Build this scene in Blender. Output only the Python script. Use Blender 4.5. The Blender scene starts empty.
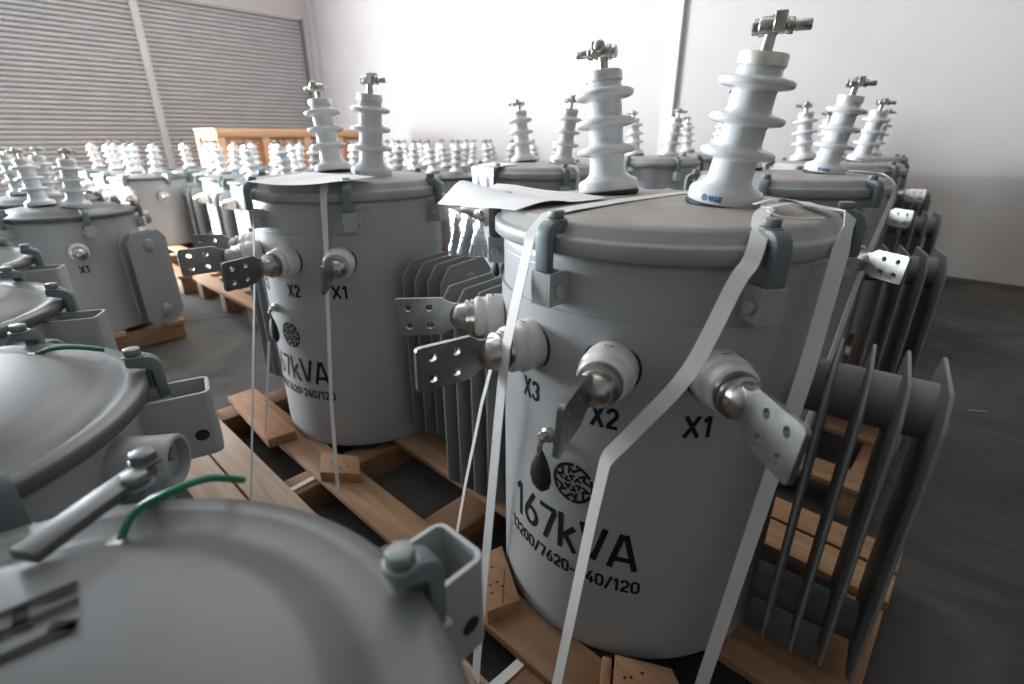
import bpy, bmesh, math, random
from mathutils import Vector, Matrix, noise
R_ = math.radians
rnd = random.Random(7)
scene = bpy.context.scene
COL = scene.collection

# ------------------------------------------------------------------ materials
def mat(name, color, rough=.5, metal=0., spec=.5, bump=0., bscale=40., var=0., vscale=8., color2=None, trans=0., alpha=1., coat=0.):
    m = bpy.data.materials.new(name); m.use_nodes = True
    nt = m.node_tree; b = nt.nodes['Principled BSDF']
    b.inputs['Base Color'].default_value = (*color, 1)
    b.inputs['Roughness'].default_value = rough
    b.inputs['Metallic'].default_value = metal
    b.inputs['Specular IOR Level'].default_value = spec
    b.inputs['Coat Weight'].default_value = coat
    b.inputs['Transmission Weight'].default_value = trans
    b.inputs['Alpha'].default_value = alpha
    tc = nt.nodes.new('ShaderNodeTexCoord')
    if var or color2:
        n = nt.nodes.new('ShaderNodeTexNoise'); n.inputs['Scale'].default_value = vscale; n.inputs['Detail'].default_value = 6
        n.inputs['Roughness'].default_value = .65
        nt.links.new(tc.outputs['Object'], n.inputs['Vector'])
        r = nt.nodes.new('ShaderNodeValToRGB')
        r.color_ramp.elements[0].position = .35; r.color_ramp.elements[1].position = .68
        c2 = color2 or tuple(c * (1 - var) for c in color)
        r.color_ramp.elements[0].color = (*color, 1); r.color_ramp.elements[1].color = (*c2, 1)
        nt.links.new(n.outputs['Fac'], r.inputs['Fac'])
        nt.links.new(r.outputs['Color'], b.inputs['Base Color'])
    if bump:
        n2 = nt.nodes.new('ShaderNodeTexNoise'); n2.inputs['Scale'].default_value = bscale; n2.inputs['Detail'].default_value = 4
        nt.links.new(tc.outputs['Object'], n2.inputs['Vector'])
        bp = nt.nodes.new('ShaderNodeBump'); bp.inputs['Strength'].default_value = bump; bp.inputs['Distance'].default_value = .01
        nt.links.new(n2.outputs['Fac'], bp.inputs['Height']); nt.links.new(bp.outputs['Normal'], b.inputs['Normal'])
    return m

PAINT = mat('grey_paint', (.385, .395, .40), .40, var=.06, vscale=3, bump=.02, bscale=60)
LIDM = mat('dusty_lid_paint', (.40, .375, .35), .6, color2=(.30, .25, .205), vscale=5, bump=.05, bscale=80)
LIDF = mat('lid_flange_paint', (.38, .385, .38), .45, color2=(.32, .31, .29), vscale=6)
CLAMP = mat('blue_grey_casting', (.165, .205, .215), .5, var=.12, vscale=20)
FIN = mat('fin_paint', (.25, .26, .26), .5, var=.1, vscale=6)
PORC = mat('grey_porcelain', (.70, .71, .715), .16, coat=.4, var=.03, vscale=10)
CREAM = mat('white_porcelain', (.76, .72, .69), .3, var=.12, vscale=30)
NICKEL = mat('nickel_plating', (.55, .52, .48), .3, metal=1., var=.25, vscale=12)
TIN = mat('tinned_spade', (.34, .34, .33), .38, metal=1., var=.3, vscale=25, bump=.03, bscale=120)
CAPM = mat('nickel_cap', (.80, .775, .70), .42, metal=.85, var=.12, vscale=20)
CHROME = mat('bright_fitting', (.66, .64, .59), .28, metal=1., var=.4, vscale=40)
BLACK = mat('black_rubber', (.012, .012, .013), .5)
INK = mat('black_stencil_paint', (.012, .013, .015), .7, spec=.2)
BLUE = mat('blue_print', (.02, .11, .30), .5)
BOLT = mat('painted_bolt', (.22, .235, .235), .45, metal=.3)
STRAP = mat('white_strap', (.76, .74, .72), .5, var=.06, vscale=20)
PAPER = mat('white_paper', (.80, .79, .79), .7, var=.05, vscale=9)
GREEN = mat('green_wire', (.01, .16, .085), .4)
CONC_WALL = None

def wood(name, a, b, axis=0):
    m = bpy.data.materials.new(name); m.use_nodes = True
    nt = m.node_tree; p = nt.nodes['Principled BSDF']; p.inputs['Roughness'].default_value = .75
    tc = nt.nodes.new('ShaderNodeTexCoord'); mp = nt.nodes.new('ShaderNodeMapping')
    s = [26, 26, 26]; s[axis] = 2.2
    mp.inputs['Scale'].default_value = s
    nt.links.new(tc.outputs['Object'], mp.inputs['Vector'])
    n = nt.nodes.new('ShaderNodeTexNoise'); n.inputs['Scale'].default_value = 1; n.inputs['Detail'].default_value = 7; n.inputs['Distortion'].default_value = .6
    nt.links.new(mp.outputs['Vector'], n.inputs['Vector'])
    r = nt.nodes.new('ShaderNodeValToRGB')
    r.color_ramp.elements[0].position = .3; r.color_ramp.elements[1].position = .72
    r.color_ramp.elements[0].color = (*b, 1); r.color_ramp.elements[1].color = (*a, 1)
    nt.links.new(n.outputs['Fac'], r.inputs['Fac'])
    n3 = nt.nodes.new('ShaderNodeTexNoise'); n3.inputs['Scale'].default_value = 3.5; n3.inputs['Detail'].default_value = 3
    nt.links.new(tc.outputs['Object'], n3.inputs['Vector'])
    mx = nt.nodes.new('ShaderNodeMix'); mx.data_type = 'RGBA'; mx.blend_type = 'MULTIPLY'; mx.inputs['Factor'].default_value = .45
    nt.links.new(r.outputs['Color'], mx.inputs['A']); nt.links.new(n3.outputs['Color'], mx.inputs['B'])
    nt.links.new(r.outputs['Color'], p.inputs['Base Color'])
    bp = nt.nodes.new('ShaderNodeBump'); bp.inputs['Strength'].default_value = .25; bp.inputs['Distance'].default_value = .006
    nt.links.new(n.outputs['Fac'], bp.inputs['Height']); nt.links.new(bp.outputs['Normal'], p.inputs['Normal'])
    return m
WOODX = wood('pallet_pine', (.42, .245, .135), (.25, .125, .058), 0)
WOODY = wood('pallet_pine_cross', (.33, .175, .09), (.19, .095, .045), 1)
WOODP = wood('pallet_pine_pale', (.50, .375, .285), (.31, .205, .135), 0)
WOODB = wood('block_pine', (.46, .245, .13), (.31, .15, .07), 0)
CRATE1 = wood('crate_frame_pine', (.74, .46, .27), (.62, .33, .17), 1)
CRATE2 = wood('crate_panel_ply', (.60, .28, .145), (.50, .215, .105), 1)

# ------------------------------------------------------------------ mesh builder
class MB:
    def __init__(s): s.v = []; s.f = []; s.m = []
    def add(s, vs, fs, mi=0):
        o = len(s.v); s.v += [Vector(v) for v in vs]
        for f in fs: s.f.append([i + o for i in f]); s.m.append(mi)
    def box(s, c, size, rot=None, mi=0):
        M = Matrix.Translation(c) @ (rot.to_4x4() if rot else Matrix())
        x, y, z = [d / 2 for d in size]
        vs = [M @ Vector((a * x, b * y, d * z)) for d in (-1, 1) for a, b in ((-1, -1), (1, -1), (1, 1), (-1, 1))]
        s.add(vs, [(3, 2, 1, 0), (4, 5, 6, 7), (0, 1, 5, 4), (1, 2, 6, 5), (2, 3, 7, 6), (3, 0, 4, 7)], mi)
    def lathe(s, prof, origin=(0, 0, 0), axis=(0, 0, 1), n=32, mi=0, cap0=True, cap1=True):
        ax = Vector(axis).normalized()
        u = ax.orthogonal().normalized() if abs(ax.z) < .99 else Vector((1, 0, 0)); u = (u - ax * u.dot(ax)).normalized(); w = ax.cross(u)
        o = Vector(origin); vs = []; fs = []
        for r, z in prof:
            for k in range(n):
                a = 2 * math.pi * k / n
                vs.append(o + ax * z + (u * math.cos(a) + w * math.sin(a)) * r)
        for i in range(len(prof) - 1):
            for k in range(n):
                k2 = (k + 1) % n
                fs.append((i * n + k, i * n + k2, (i + 1) * n + k2, (i + 1) * n + k))
        if cap0 and prof[0][0] > 1e-5: fs.append(tuple(reversed(range(n))))
        if cap1 and prof[-1][0] > 1e-5: fs.append(tuple((len(prof) - 1) * n + k for k in range(n)))
        s.add(vs, fs, mi)
    def cyl(s, p0, p1, r, n=16, mi=0, r1=None):
        d = Vector(p1) - Vector(p0)
        s.lathe([(r, 0), (r if r1 is None else r1, d.length)], p0, d, n, mi)
    def hexnut(s, c, axis, r, h, mi=0): s.lathe([(r * .9, 0), (r, h * .12), (r, h * .88), (r * .9, h)], c, axis, 6, mi)
    def prism(s, pts, fr, t, mi=0):          # outline pts in frame (o,u,v,w), extruded +-t/2 along w
        o, u, v, w = fr; n = len(pts)
        vs = [o + u * a + v * b + w * t / 2 for a, b in pts] + [o + u * a + v * b - w * t / 2 for a, b in pts]
        fs = [tuple(range(n)), tuple(reversed(range(n, 2 * n)))] + [(i, i + n, (i + 1) % n + n, (i + 1) % n) for i in range(n)]
        s.add(vs, fs, mi)
    def tube(s, pts, r, n=8, mi=0):
        pts = [Vector(p) for p in pts]; vs = []; fs = []
        ref = Vector((.31, .2, .93))
        for i, p in enumerate(pts):
            d = (pts[min(i + 1, len(pts) - 1)] - pts[max(i - 1, 0)]).normalized()
            u = d.cross(ref).normalized(); w = d.cross(u)
            for k in range(n):
                a = 2 * math.pi * k / n; vs.append(p + (u * math.cos(a) + w * math.sin(a)) * r)
        for i in range(len(pts) - 1):
            for k in range(n):
                k2 = (k + 1) % n; fs.append((i * n + k, i * n + k2, (i + 1) * n + k2, (i + 1) * n + k))
        fs.append(tuple(reversed(range(n)))); fs.append(tuple((len(pts) - 1) * n + k for k in range(n)))
        s.add(vs, fs, mi)
    def ribbon(s, pts, widths, normals, t=.0016, mi=0):   # flat strap: pts centre line, width dir = tangent x normal
        pts = [Vector(p) for p in pts]; N = len(pts); vs = []
        for i, p in enumerate(pts):
            d = (pts[min(i + 1, N - 1)] - pts[max(i - 1, 0)]).normalized()
            nn = Vector(normals[i] if isinstance(normals, list) else normals); nn = (nn - d * nn.dot(d)).normalized()
            w = d.cross(nn); hw = (widths[i] if isinstance(widths, (list, tuple)) else widths) / 2
            vs += [p + w * hw + nn * t / 2, p - w * hw + nn * t / 2, p - w * hw - nn * t / 2, p + w * hw - nn * t / 2]
        fs = []
        for i in range(N - 1):
            for k in range(4): fs.append((i * 4 + k, i * 4 + (k + 1) % 4, i * 4 + 4 + (k + 1) % 4, i * 4 + 4 + k))
        fs.append((3, 2, 1, 0)); fs.append(tuple((N - 1) * 4 + k for k in range(4)))
        s.add(vs, fs, mi)
    def mesh(s, name, mats, bevel=0., seg=2, angle=38, keep=False):
        me = bpy.data.meshes.new(name); bm = bmesh.new()
        vv = [bm.verts.new(v) for v in s.v]
        for f, mi in zip(s.f, s.m):
            try: F = bm.faces.new([vv[i] for i in f]); F.material_index = mi
            except ValueError: pass
        if not keep: bmesh.ops.recalc_face_normals(bm, faces=bm.faces)
        if bevel:
            es = [e for e in bm.edges if len(e.link_faces) == 2 and e.calc_face_angle(0) > R_(40)]
            bmesh.ops.bevel(bm, geom=es, offset=bevel, segments=seg, affect='EDGES', profile=.5, clamp_overlap=True)
        for f in bm.faces: f.smooth = True
        for e in bm.edges:
            if len(e.link_faces) == 2 and e.calc_face_angle(0) > R_(angle): e.smooth = False
        bm.to_mesh(me); bm.free()
        for m in (mats if isinstance(mats, (list, tuple)) else [mats]): me.materials.append(m)
        return me

def obj(name, mb, mats, parent=None, **k):
    me = mb if isinstance(mb, bpy.types.Mesh) else mb.mesh(name, mats, **k)
    o = bpy.data.objects.new(name, me); COL.objects.link(o)
    if parent: o.parent = parent
    return o
def tag(o, label, cat, group=None, kind=None):
    o['label'] = label; o['category'] = cat
    if group: o['group'] = group
    if kind: o['kind'] = kind
    return o
def empty(name, loc=(0, 0, 0), rz=0):
    o = bpy.data.objects.new(name, None); o.location = loc; o.rotation_euler = (0, 0, rz); o.empty_display_size = .1; COL.objects.link(o); return o
def structure(name, mb, mats, **k):
    o = obj(name, mb, mats, **k); o['kind'] = 'structure'; return o
def copy_tree(o, parent=None, skip=()):
    c = o.copy(); COL.objects.link(c)
    if parent: c.parent = parent
    for ch in o.children:
        if ch.name.split('.')[0] not in skip: copy_tree(ch, c, skip)
    return c
def rad(az, r, z): return Vector((r * math.cos(R_(az)), r * math.sin(R_(az)), z))

# ------------------------------------------------------------------ stencil lettering (strokes wrapped on a surface)
def arc(cx, cy, rx, ry, a0, a1, n=8):
    return [(cx + rx * math.cos(R_(a0 + (a1 - a0) * i / n)), cy + ry * math.sin(R_(a0 + (a1 - a0) * i / n))) for i in range(n + 1)]
GL = {   # glyph: width, strokes (height 1) with stencil gaps
 '1': (.36, [[(.02, .80), (.20, .98)], [(.23, .96), (.23, 0)]]),
 '0': (.62, [arc(.31, .68, .25, .27, 75, 180, 7) + [(.06, .32)] + arc(.31, .32, .25, .27, 180, 255, 6), arc(.31, .32, .25, .27, 285, 360, 6) + [(.56, .68)] + arc(.31, .68, .25, .27, 0, 60, 6)]),
 '2': (.60, [arc(.30, .70, .25, .25, 165, -30, 10) + [(.12, .16)], [(.05, .045), (.56, .045)]]),
 '3': (.60, [arc(.28, .73, .25, .22, 160, -60, 10), arc(.28, .28, .27, .24, 70, -160, 10)]),
 '4': (.62, [[(.40, .98), (.06, .30)], [(.10, .26), (.60, .26)], [(.45, .55), (.45, .33)], [(.45, .19), (.45, 0)]]),
 '6': (.62, [[(.42, .98), (.13, .50)], arc(.31, .29, .25, .25, 130, 265, 8), arc(.31, .29, .25, .25, 285, 460, 10)]),
 '7': (.58, [[(.03, .94), (.54, .94)], [(.53, .88), (.22, 0)]]),
 'k': (.60, [[(.08, 1.0), (.08, 0)], [(.17, .36), (.50, .70)], [(.26, .42), (.54, 0)]]),
 'V': (.72, [[(.04, 1.0), (.31, .06)], [(.41, .06), (.68, 1.0)]]),
 'A': (.74, [[(.04, 0), (.32, .97)], [(.42, .97), (.70, 0)], [(.22, .26), (.52, .26)]]),
 'X': (.70, [[(.05, 1.0), (.64, 0)], [(.62, 1.0), (.40, .60)], [(.29, .42), (.04, 0)]]),
 'H': (.66, [[(.08, 1.0), (.08, 0)], [(.57, 1.0), (.57, 0)], [(.15, .5), (.5, .5)]]),
 'N': (.66, [[(.08, 0), (.08, 1.0)], [(.12, .95), (.52, .05)], [(.57, 0), (.57, 1.0)]]),
 'G': (.66, [arc(.34, .5, .27, .45, 50, 330, 12), [(.36, .42), (.6, .42), (.6, .12)]]),
 'E': (.54, [[(.08, 1.0), (.08, 0)], [(.12, .95), (.52, .95)], [(.12, .5), (.46, .5)], [(.12, .05), (.52, .05)]]),
 '/': (.50, [[(.04, -.05), (.44, 1.03)]]),
 '-': (.42, [[(.05, .42), (.37, .42)]]),
}
def stroke(mb, pts, t, fn, mi):
    for a, b in zip(pts, pts[1:]):
        a = Vector((*a, 0)); b = Vector((*b, 0)); d = b - a
        if d.length < 1e-6: continue
        d.normalize(); n = Vector((-d.y, d.x, 0)) * t / 2
        e = d * t * .28; a2, b2 = a - e, b + e
        k = max(1, int((b2 - a2).length / .016)); vs = []
        for i in range(k + 1):
            p = a2.lerp(b2, i / k); vs += [fn((p + n).x, (p + n).y), fn((p - n).x, (p - n).y)]
        mb.add(vs, [(2 * i + 1, 2 * i + 3, 2 * i + 2, 2 * i) for i in range(k)], mi)
def text(mb, txt, x0, x1, y0, y1, thick, fn, mi, gap=.12):
    tot = sum(GL[c][0] + gap for c in txt) - gap
    sx = (x1 - x0) / tot; h = y1 - y0; x = x0
    for c in txt:
        w, st = GL[c]
        for s_ in st: stroke(mb, [(x + p[0] * sx, y0 + p[1] * h) for p in s_], thick, fn, mi)
        x += (w + gap) * sx

# ------------------------------------------------------------------ transformer parts (local frame: base at z = 0)
RT = .355                                          # tank radius
def add_clamp(root, az, zf, lug=True):             # C-clamp over the rim; zf = underside of the flange
    u = rad(az, 1, 0); w = Vector((0, 0, 1)); t = u.cross(w); o = Vector((0, 0, zf))
    arcp = lambda cx, cy, r, a0, a1, n: arc(cx, cy, r, r, a0, a1, n)
    out = [(.346, .042), (.346, .058)] + arcp(.374, .032, .028, 90, 0, 6) + [(.402, -.030), (.383, -.034), (.383, .022)] + arcp(.372, .024, .011, 0, 90, 4) + [(.356, .040)]
    c = MB(); c.prism(out, (o, u, w, t), .031)
    co = obj('lid_clamp', c, CLAMP, root, bevel=.004)
    b = MB(); p = rad(az, .362, zf + .058)
    b.lathe([(.019, 0), (.019, .004)], p, (0, 0, 1), 18); b.hexnut(p + w * .004, (0, 0, 1), .0155, .014)
    b.cyl(rad(az, .379, zf - .05), rad(az, .379, zf + .05), .005, 10); b.cyl(rad(az, .379, zf + .05), rad(az, .364, zf + .060), .005, 8)
    obj('clamp_bolt', b, BOLT, co, bevel=.001, seg=1)
    l = MB(); o2 = Vector((0, 0, zf))
    l.prism([(RT - .008, -.094), (.402, -.094), (.402, -.031), (RT - .008, -.031)], (o2 + t * -.020, u, w, t), .008)
    l.prism([(RT - .008, -.094), (.402, -.094), (.402, -.031), (RT - .008, -.031)], (o2 + t * .020, u, w, t), .008)
    l.prism([(.395, -.094), (.402, -.094), (.402, -.031), (.395, -.031)], (o2, u, w, t), .036)
    c0 = rad(az, .380, zf - .066)
    l.lathe([(.0115, 0), (.0125, .002), (.0125, .007), (.009, .010)], c0 - t * .024, -t, 16)
    l.lathe([(.0115, 0), (.0125, .002), (.0125, .007), (.009, .010)], c0 + t * .024, t, 16)
    obj('clamp_lug', l, PAINT, co, bevel=.0015, seg=1)

HV = [(.0735, .004), (.0745, .008), (.0745, .024), (.071, .031), (.056, .038), (.048, .045), (.0445, .055), (.0435, .070), (.0430, .086),
      (.045, .0895), (.054, .0910), (.064, .0925), (.0705, .0955), (.0730, .1005), (.0722, .1055), (.068, .1090), (.058, .1115), (.048, .1135), (.0435, .117),
      (.0425, .122), (.0422, .149), (.0440, .1525), (.053, .1540), (.063, .1555), (.0695, .1585), (.0720, .1635), (.0712, .1685), (.067, .1720), (.057, .1745), (.047, .1765), (.0427, .180),
      (.0417, .185), (.0412, .213), (.0430, .2165), (.052, .2180), (.062, .2195), (.0685, .2225), (.0710, .2275), (.0702, .2325), (.066, .2360), (.056, .2385), (.046, .2405), (.0420, .244), (.0412, .260)]
HVlow = [(.0735, .004), (.0745, .024), (.056, .040), (.0435, .062), (.0425, .090), (.067, .098), (.0725, .106), (.058, .1145), (.0435, .123), (.041, .152),
         (.066, .162), (.0715, .170), (.057, .1785), (.0425, .187), (.04, .218), (.065, .228), (.0705, .236), (.056, .2445), (.0415, .253), (.0405, .266)]
def add_hv(root, x, y, z, tilt, spin, logo=False, detail=True):
    ax = Vector((math.sin(R_(tilt)), 0, math.cos(R_(tilt)))); o = Vector((x, y, z))
    p = MB(); p.lathe(HV if detail else HVlow, o, ax, 40 if detail else 16)
    mats = [PORC]
    if logo:                                        # little blue maker's mark on the foot
        mats.append(BLUE); u = Vector((0, -1, 0)); u = (u - ax * u.dot(ax)).normalized(); w = ax.cross(u)
        def fn(s, h):
            a = s / .0745 + R_(-5); return o + ax * h + (u * math.cos(a) + w * math.sin(a)) * .0749
        text(p, 'NGE', .004, .030, .0115, .0205, .0026, fn, 1)
        for k in range(10): 
            q = arc(-.006, .016, .0055, .0055, k * 36, k * 36 + 36, 1); stroke(p, q, .0018, fn, 1)
        stroke(p, [(-.0115, .016), (-.0005, .016)], .0018, fn, 1); stroke(p, [(-.006, .0105), (-.006, .0215)], .0018, fn, 1)
    ho = obj('high_voltage_bushing', p, mats, root, keep=True, angle=60)
    g = MB(); g.lathe([(.075, -.006), (.077, -.003), (.077, .002), (.073, .0045)], o, ax, 32 if detail else 12)
    obj('gasket', g, BLACK, ho)
    c = MB(); c.lathe([(.0425, .256), (.0445, .258), (.0445, .275), (.042, .279), (.014, .280)], o, ax, 32 if detail else 12)
    obj('metal_cap', c, CAPM, ho)
    t = MB(); e = o + ax * .280
    sx = Vector((math.cos(R_(spin)), math.sin(R_(spin)), .12)).normalized(); sx = (sx - ax * sx.dot(ax) * .6).normalized(); sy = ax.cross(sx).normalized()
    t.cyl(e, e + ax * .036, .0115, 12)
    q = e + ax * .041; rot = Matrix((sx, sy, sx.cross(sy))).transposed()
    if detail:
        t.lathe([(.010, -.019), (.0165, -.015), (.0165, .015), (.010, .019)], q - sx * .006, sx, 12)
        t.box(q + sx * .012 + ax * .006, (.020, .036, .034), rot)
        t.cyl(q - sx * .018, q + sx * .062, .0078, 10); t.hexnut(q + sx * .024, sx, .0145, .012); t.hexnut(q - sx * .034, sx, .014, .012)
        t.lathe([(.009, 0), (.0095, .001), (.0095, .026), (.008, .028)], q + sx * .037, sx, 10)
        t.lathe([(.008, 0), (.014, .004), (.014, .010), (.008, .014)], q + ax * .010 + sy * .018, sy, 10)
    else:
        t.cyl(q - sx * .03, q + sx * .05, .011, 8); t.box(q + ax * .004, (.03, .03, .034), rot)
    obj('terminal_connector', t, CHROME, ho, bevel=.0015 if detail else 0, seg=1)
    return ho

def plate_with_holes(outline, holes, r, thick, fr, n=14):
    o, u, v, w = fr; bm = bmesh.new()
    def loop(pts):
        vs = [bm.verts.new((a, b, 0)) for a, b in pts]
        return [bm.edges.new((vs[i], vs[(i + 1) % len(vs)])) for i in range(len(vs))]
    es = loop(outline)
    for hx, hy in holes: es += loop([(hx + r * math.cos(2 * math.pi * k / n), hy + r * math.sin(2 * math.pi * k / n)) for k in range(n)])
    bmesh.ops.triangle_fill(bm, use_beauty=True, use_dissolve=False, edges=es)
    for f in list(bm.faces):                        # drop faces that filled a hole
        c = f.calc_center_median()
        if any((c.x - hx) ** 2 + (c.y - hy) ** 2 < (r * .8) ** 2 and all((vt.co.x - hx) ** 2 + (vt.co.y - hy) ** 2 < (r * 1.05) ** 2 for vt in f.verts) for hx, hy in holes): bm.faces.remove(f)
    bmesh.ops.recalc_face_normals(bm, faces=bm.faces)
    g = bmesh.ops.extrude_face_region(bm, geom=list(bm.faces))
    for e in g['geom']:
        if isinstance(e, bmesh.types.BMVert): e.co.z += thick
    bmesh.ops.recalc_face_normals(bm, faces=bm.faces)
    for vt in bm.verts:
        a, b, c = vt.co; vt.co = o + u * a + v * b + w * (c - thick / 2)
    bmesh.ops.recalc_face_normals(bm, faces=bm.faces)
    for f in bm.faces: f.smooth = False
    me = bpy.data.meshes.new('spade'); bm.to_mesh(me); bm.free(); me.materials.append(TIN); return me
def add_lv(root, az, z, twist=0., spade=True, drop=0.):
    u = rad(az, 1, 0); o = rad(az, RT, z); w = Vector((0, 0, 1))
    p = MB(); p.lathe([(.051, .003), (.0525, .006), (.0525, .040), (.051, .044), (.046, .046), (.046, .058), (.0475, .060), (.0475, .066), (.044, .071), (.034, .079)], o, u, 36)
    if spade:
        def fn(s, h):
            a = s / .0525; t = w.cross(u); return o + u * (.046 - h) + (w * math.cos(a) - t * -math.sin(a)) * .0530
        stroke(p, [(-.008, .017), (.006, .017)], .004, fn, 1)
    po = obj('low_voltage_bushing', p, [CREAM, INK], root, keep=True)
    g = MB(); g.lathe([(.055, -.002), (.0565, .001), (.0565, .003), (.052, .005)], o, u, 32); obj('gasket', g, BLACK, po)
    f = MB()
    f.lathe([(.039, .072), (.041, .074), (.041, .082), (.036, .083), (.036, .086), (.040, .087), (.040, .094), (.034, .096), (.033, .100)] +
            [(.0325 * math.cos(R_(a)), .102 + .030 * math.sin(R_(a))) for a in range(10, 90, 12)] + [(.0005, .132)], o, u, 28)
    fo = obj('terminal_ferrule', f, NICKEL, po)
    if spade:
        v = (w * math.cos(R_(twist)) + w.cross(u) * math.sin(R_(twist))).normalized(); n = u.cross(v)
        L1, L0, hw = .262, .100, .0455
        outl = [(L0, -.028), (.128, -.032), (.150, -hw)] + arc(L1 - .009, -hw + .009, .009, .009, -90, 0, 4) + arc(L1 - .009, hw - .009, .009, .009, 0, 90, 4) + [(.150, hw), (.128, .032), (L0, .028)]
        me = plate_with_holes(outl, [(.180, -.022), (.180, .022), (.230, -.022), (.230, .022)], .0085, .0095, (o + n * .010 * (1 if drop >= 0 else -1), u, v, n))
        obj('spade_terminal', me, None, po)
    return po

def add_radiator(root, side, nf, x0, pitch, ylo, yhi, z0, z1, hdr=(.09, .07)):
    xs = [side * (x0 + pitch * i) for i in range(nf)]; yc = (ylo + yhi) / 2
    ro = empty('radiator'); ro.parent = root
    for z in (z1 - hdr[0], z0 + hdr[1]):
        h = MB(); h.cyl((side * (RT - .03), yc, z), (xs[-1], yc, z), (.056 if z > .5 else .045) if nf > 2 else .036, 24)
        h.lathe([(.040, 0), (.040, .010), (.034, .014)], (xs[-1] + side * .004, yc, z), (side, 0, 0), 24)
        h.lathe([(.062, 0), (.062, .008)], (side * (RT - .012), yc, z), (side, 0, 0), 24)
        obj('header_pipe', h, FIN, ro, bevel=.002, seg=1)
    ch = .055
    def octo(d, e):   # outline with chamfered corners inset by d, offset e in x
        a, b, c, f = ylo + d, yhi - d, z0 + d, z1 - d; k = ch
        return [(a, c + k), (a + k, c), (b - k, c), (b, c + k), (b, f - k), (b - k * .9, f), (a + k * .9, f), (a, f - k)]
    for x in xs:
        m = MB()
        # thin pressed flange around a swollen chamber
        rings = [(octo(.000, 0), -.0035), (octo(.000, 0), .0035), (octo(.016, 0), .0035), (octo(.030, 0), .0075), (octo(.06, 0), .0085)]
        seq = [(r, -e) for r, e in reversed(rings[1:])] + [(r, e) for r, e in rings[1:]]
        vs = []; fs = []
        for r, e in seq: vs += [(x + e, a, b) for a, b in r]
        n = 8
        for i in range(len(seq) - 1):
            for k in range(n): fs.append((i * n + k, i * n + (k + 1) % n, (i + 1) * n + (k + 1) % n, (i + 1) * n + k))
        fs.append(tuple(reversed(range(n)))); fs.append(tuple((len(seq) - 1) * n + k for k in range(n)))
        m.add(vs, fs); obj('cooling_fin', m, FIN, ro, bevel=.0015, seg=1, angle=30)
    return ro

def tank_mesh(H, plate, letters, n=96):
    m = MB()
    m.lathe([(RT - .012, .012), (RT - .012, 0), (RT - .002, 0), (RT, .004), (RT, .012), (RT, H - .02), (RT, H)], (0, 0, 0), (0, 0, 1), n, cap0=False, cap1=True)
    m.lathe([(RT - .012, .012), (RT - .013, .012)], n=n, cap1=False, cap0=True)
    if plate:                                       # raised pad that carries the low voltage bushings
        a0, a1, z0, z1 = plate; k = 48; vs = []; r = RT + .006
        loops = [(RT - .001, 0.), (r, 0.), (r, .012)]
        for i in range(k + 1):
            az = a0 + (a1 - a0) * i / k
            vs += [rad(az, RT - .001, z0), rad(az, r, z0), rad(az, r, z1), rad(az, RT - .001, z1)]
        fs = []
        for i in range(k): fs += [(4 * i, 4 * i + 4, 4 * i + 5, 4 * i + 1), (4 * i + 2, 4 * i + 6, 4 * i + 7, 4 * i + 3)]
        m.add(vs, fs); face = []
        for i in range(k + 1): face += [vs[4 * i + 1], vs[4 * i + 2]]
        m.add(face, [(2 * i, 2 * i + 2, 2 * i + 3, 2 * i + 1) for i in range(k)])
        m.add(vs[:4], [(3, 2, 1, 0)]); m.add(vs[-4:], [(0, 1, 2, 3)])
        m.lathe([(RT, z1 + .075), (RT + .0012, z1 + .077), (RT, z1 + .079)], n=n, cap0=False, cap1=False)
    fn = lambda s, h: rad(math.degrees(s / RT), RT + .0006, h)
    if letters: letters(m, fn)
    return m.mesh('tank', [PAINT, INK], keep=True)
def S(az): return R_(az) * RT
def big_letters(m, fn):
    text(m, '167kVA', S(-112), S(-58), .273, .365, .0135, fn, 1, gap=.1)
    text(m, '13200/7620-240/120', S(-116), S(-56), .207, .240, .0066, fn, 1, gap=.16)
    for az, d in ((-103, '3'), (-73, '2'), (-44.5, '1'), (-132, '4')):
        text(m, 'X' + d, S(az) - .026, S(az) + .026, .618, .661, .0085, fn, 1, gap=.2)
    cx, cz, r = S(-82.5), .459, .046                # round emblem of broken, angular strokes
    P = lambda a, q: (cx + q * r * math.cos(R_(a)), cz + q * r * math.sin(R_(a)))
    for a0, a1 in ((-15, 25), (35, 80), (92, 150), (158, 215), (222, 262), (272, 335)):
        stroke(m, [P(a0 + (a1 - a0) * i / 5, 1) for i in range(6)], .0075, fn, 1)
    for k in range(6):
        a = k * 60 + 10
        stroke(m, [P(a, .92), P(a + 20, .62), P(a + 34, .86), P(a + 44, .55)], .0062, fn, 1)
        stroke(m, [P(a + 12, .40), P(a + 44, .40), P(a + 30, .18)], .0058, fn, 1)
def small_letters(m, fn):
    for az, d in ((-42, '1'), (-87, '2'), (-132, '3')):
        text(m, 'X' + d, S(az) - .022, S(az) + .022, .395, .435, .0085, fn, 1, gap=.2)

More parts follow.
